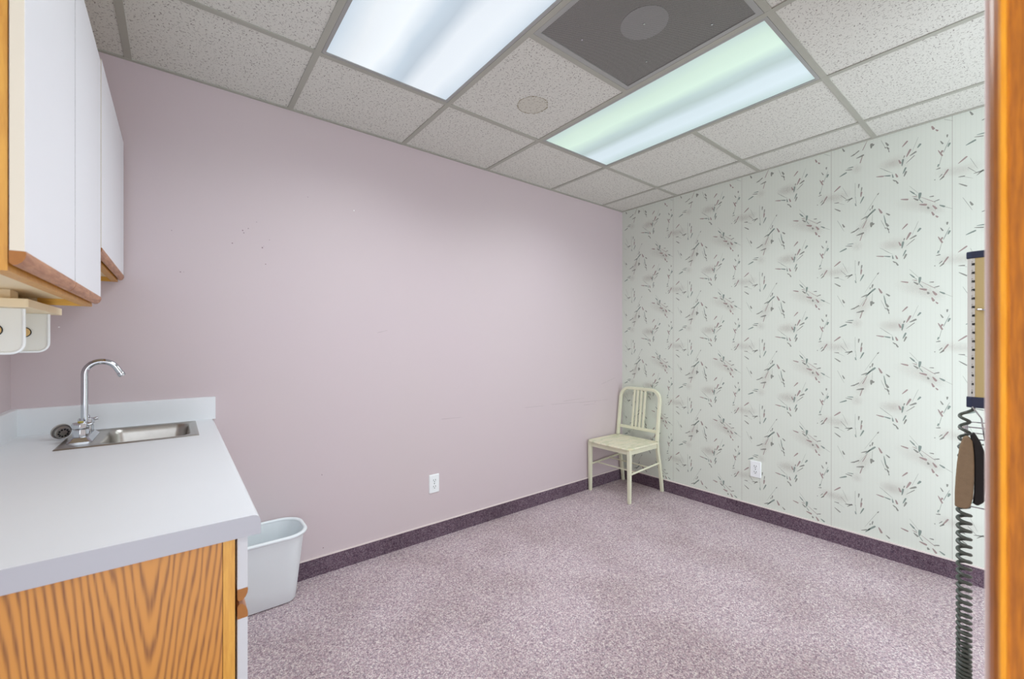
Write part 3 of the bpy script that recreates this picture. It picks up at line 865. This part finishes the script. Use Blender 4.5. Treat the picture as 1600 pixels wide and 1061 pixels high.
# ================================================================== OUTLETS
def outlet(c, normal, label):
    """wall outlet; normal 'y' faces -y on the pink wall, 'x' faces -x on the papered wall"""
    t = thing('wall_outlet', label, 'outlet', c)
    def T(bm):
        for v in bm.verts:
            a, d, h = v.co        # a along wall, d out of wall, h up
            v.co = (c[0]+a, c[1]-d, c[2]+h) if normal == 'y' else (c[0]-d, c[1]-a, c[2]+h)
        return bm
    bm = bmesh.new()
    def L2(g, d): return [(x, d, z) for x, z in rrect(-.035+g, .035-g, -.057+g, .057-g, .004)]
    loft(bm, [L2(0, 0), L2(0, .003), L2(.0035, .0062)])
    p = obj('cover_plate', T(bm), M['plate'], t, smooth=True, angle=.4)
    for s in (-1, 1):
        bm = bmesh.new()
        loft(bm, [[(x, d, z) for x, z in rrect(-.0165, .0165, s*.0195-.0135, s*.0195+.0135, .009)] for d in (.0055, .0078)])
        r = obj('receptacle', T(bm), M['plate'], t, smooth=True, angle=.4)
        bm = boxes((-.0085, -.0055, .0076, .0082, s*.0195-.001, s*.0195+.008), (.0055, .0085, .0076, .0082, s*.0195-.001, s*.0195+.008), (-.0028, .0028, .0076, .0082, s*.0195-.0095, s*.0195-.0045))
        obj('slots', T(bm), M['slot'], r)
    bm = bmesh.new(); lathe(bm, [(.0005, 0), (.0035, 0), (.0025, .0015), (.0005, .0015)], (0, .0062, 0), (0, 1, 0), seg=10)
    obj('screw', T(bm), M['slot'], t)
outlet((-1.905, 0, .343), 'y', 'white double outlet on the plain pink wall above the dark baseboard')
outlet((0, -1.117, .345), 'x', 'white double outlet on the floral papered wall right of the chair')

# ================================================================== BLOOD PRESSURE GAUGE
YF = -2.236
t = thing('blood_pressure_gauge', 'beige wall mounted blood pressure gauge with navy caps and a graduated edge', 'blood pressure gauge', (-1.50, YN, 1.05))
GX0, GX1 = -1.5455, -1.445
body = [(GX0, YN+.0005), (GX0, YF-.0065), (GX0+.0045, YF), (GX1-.0045, YF), (GX1, YF-.0065), (GX1, YN+.0005)]
bm = bmesh.new(); prism(bm, body, 'z', 1.083, 1.443); obj('housing', bm, M['tan'], t)
def grow(g): return [(GX0-g, YN+.0005), (GX0-g, YF-.0065), (GX0+.0045-g, YF+g), (GX1-.0045+g, YF+g), (GX1+g, YF-.0065), (GX1+g, YN+.0005)]
bm = bmesh.new(); prism(bm, grow(.003), 'z', 1.443, 1.461); obj('top_cap', bm, M['navy'], t, bevel=.002)
bm = bmesh.new(); prism(bm, grow(.003), 'z', 1.055, 1.083); obj('bottom_cap', bm, M['navy'], t, bevel=.002)
bm = bmesh.new(); prism(bm, [(GX0-.0012, YF-.0125), (GX0-.0012, YF-.0062), (GX0+.0040, YF+.0012), (GX0+.0052, YF+.0005), (GX0+.0005, YF-.007), (GX0+.0005, YF-.0125)], 'z', 1.0835, 1.4425)
sc_ = obj('graduated_scale', bm, M['scale'], t)
# numbers 0..300 printed up the scale, read from the room
SEG = {'0': 'abcdef', '1': 'bc', '2': 'abged', '3': 'abgcd', '4': 'fgbc', '5': 'afgcd', '6': 'afgedc', '7': 'abc', '8': 'abcdefg', '9': 'abcdfg'}
def digit(bm, ch, y, z, w_, h):
    s = {'a': (0, 1, 1, 1), 'b': (1, .5, 1, 1), 'c': (1, 0, 1, .5), 'd': (0, 0, 1, 0), 'e': (0, 0, 0, .5), 'f': (0, .5, 0, 1), 'g': (0, .5, 1, .5)}
    k = .00045
    for c_ in SEG[ch]:
        x0, z0, x1, z1 = s[c_]
        box(bm, GX0-.0018, GX0-.0011, y-x1*w_-k, y-x0*w_+k, z+z0*h-k, z+z1*h+k)
bm = bmesh.new()
for i in range(16):
    s_ = str(i*20); z = 1.092+i*.0222
    w_ = .0011
    for n_, ch in enumerate(s_): digit(bm, ch, YF-.0068-n_*.0020, z, w_, .0046)
    box(bm, GX0-.0018, GX0-.0011, YF-.0085, YF-.0064, z+.0085, z+.0093)
obj('scale_numbers', bm, M['numeral'], sc_)
bm = bmesh.new(); tube(bm, [(GX0-.002, YF-.016, 1.3095), (GX0-.006, YF-.022, 1.3090), (GX0-.006, YF-.045, 1.3050), (GX0-.001, YF-.052, 1.304)], .0022, 8)
obj('scale_clip', bm, M['chrome'], t, smooth=True)
# wire basket below
bm = bmesh.new()
bxa, bxb, bya, byb = GX0-.010, GX1, YN+.001, YF+.006
for z in (1.005, .975, .822, .800):
    ring = [(x, y, z) for x, y in rrect(bxa, bxb, bya+.003, byb, .015, 4)]; tube(bm, ring+[ring[0]], .0016, 6)
for x in (GX0-.010,):
    for k in range(3):
        y = bya+.014+k*.028; tube(bm, [(x, y, 1.005), (x, y, .800)], .0013, 6)
for k in range(3):
    x = bxa+.02+k*.03; tube(bm, [(x, byb, 1.005), (x, byb, .800)], .0013, 6)
tube(bm, [(GX0-.004, YF-.03, 1.055), (GX0-.010, YF-.045, .975)], .0018, 6)
tube(bm, [(GX0-.004, YF-.008, 1.058), (GX0-.008, YF-.024, 1.03), (GX0-.010, YF-.030, .975)], .0018, 6)
obj('wire_basket', bm, M['wire'], t, smooth=True)
# coiled tube: loose below the cap, tighter towards the bottom
bm = bmesh.new()
def coil(cx, cy, z0, z1, R, turns, n=16, ease=1.0, r0=0.0):
    pts = []
    N_ = int(turns*n)
    for i in range(N_+1):
        u = i/N_; a = 2*PI*turns*u+r0
        # pitch shrinks downwards for ease < 1
        z = z0+(z1-z0)*(u if ease == 1 else (1-(1-u)**ease)); pts.append((cx+R*math.cos(a), cy+R*math.sin(a), z))
    return pts
KX, KY = -1.566, -2.232
p1 = [(GX0+.012, YF-.010, 1.057), (GX0+.004, YF-.008, 1.048)] + coil(KX, KY, 1.043, .985, .0088, 2.0, r0=-.3)
p1 += coil(KX-.001, KY+.001, .984, .796, .0088, 8.0, r0=-.3)[1:]
tube(bm, p1, .0038, 8)
p2 = coil(KX-.003, KY+.001, .796, .335, .0112, 31, ease=1.42, r0=-.3)
tube(bm, p2+[(p2[-1][0]-.002, p2[-1][1], .325), (p2[-1][0]-.004, p2[-1][1]-.01, .30)], .0043, 8)
obj('coiled_tube', bm, M['tubing'], t, smooth=True)

# the cuff, folded over and stuffed into the basket
t = thing('pressure_cuff', 'folded brown fabric pressure cuff with black inner side, tucked below the gauge', 'pressure cuff', (-1.58, -2.225, .80))
out = [(0, -.002), (.010, .002), (.018, .03), (.023, .07), (.026, .11), (.028, .15), (.028, .185), (.004, .186), (-.006, .176), (-.011, .155), (-.013, .12), (-.014, .08), (-.013, .04), (-.010, .010)]
# sheet outline across the view (u: towards +y, v: down from the top)
bm = bmesh.new()
def cpt(u, v, d): return (-1.592+d+u*.12, -2.239+u*.84, .985-v)
A = [bm.verts.new(cpt(u, v, .0)) for u, v in out]; B = [bm.verts.new(cpt(u*.94, v, .016)) for u, v in out]
bm.faces.new(A); bm.faces.new(B)
for i in range(len(out)): bm.faces.new((A[i], A[(i+1) % len(out)], B[(i+1) % len(out)], B[i]))
obj('outer_fabric', bm, M['cuff'], t, smooth=True, angle=.9, bevel=.004, seg=3)
inn = [(-.012, -.012), (-.004, -.004), (-.010, .02), (-.013, .06), (-.0135, .10), (-.0125, .14), (-.010, .168), (-.020, .172), (-.033, .160), (-.036, .12), (-.036, .07), (-.034, .035), (-.026, .012)]
bm = bmesh.new()
A = [bm.verts.new(cpt(u, v, .004)) for u, v in inn]; B = [bm.verts.new(cpt(u*.96, v, .024)) for u, v in inn]
bm.faces.new(A); bm.faces.new(B)
for i in range(len(inn)): bm.faces.new((A[i], A[(i+1) % len(inn)], B[(i+1) % len(inn)], B[i]))
obj('inner_fabric', bm, M['black'], t, smooth=True, angle=.9, bevel=.003, seg=2)
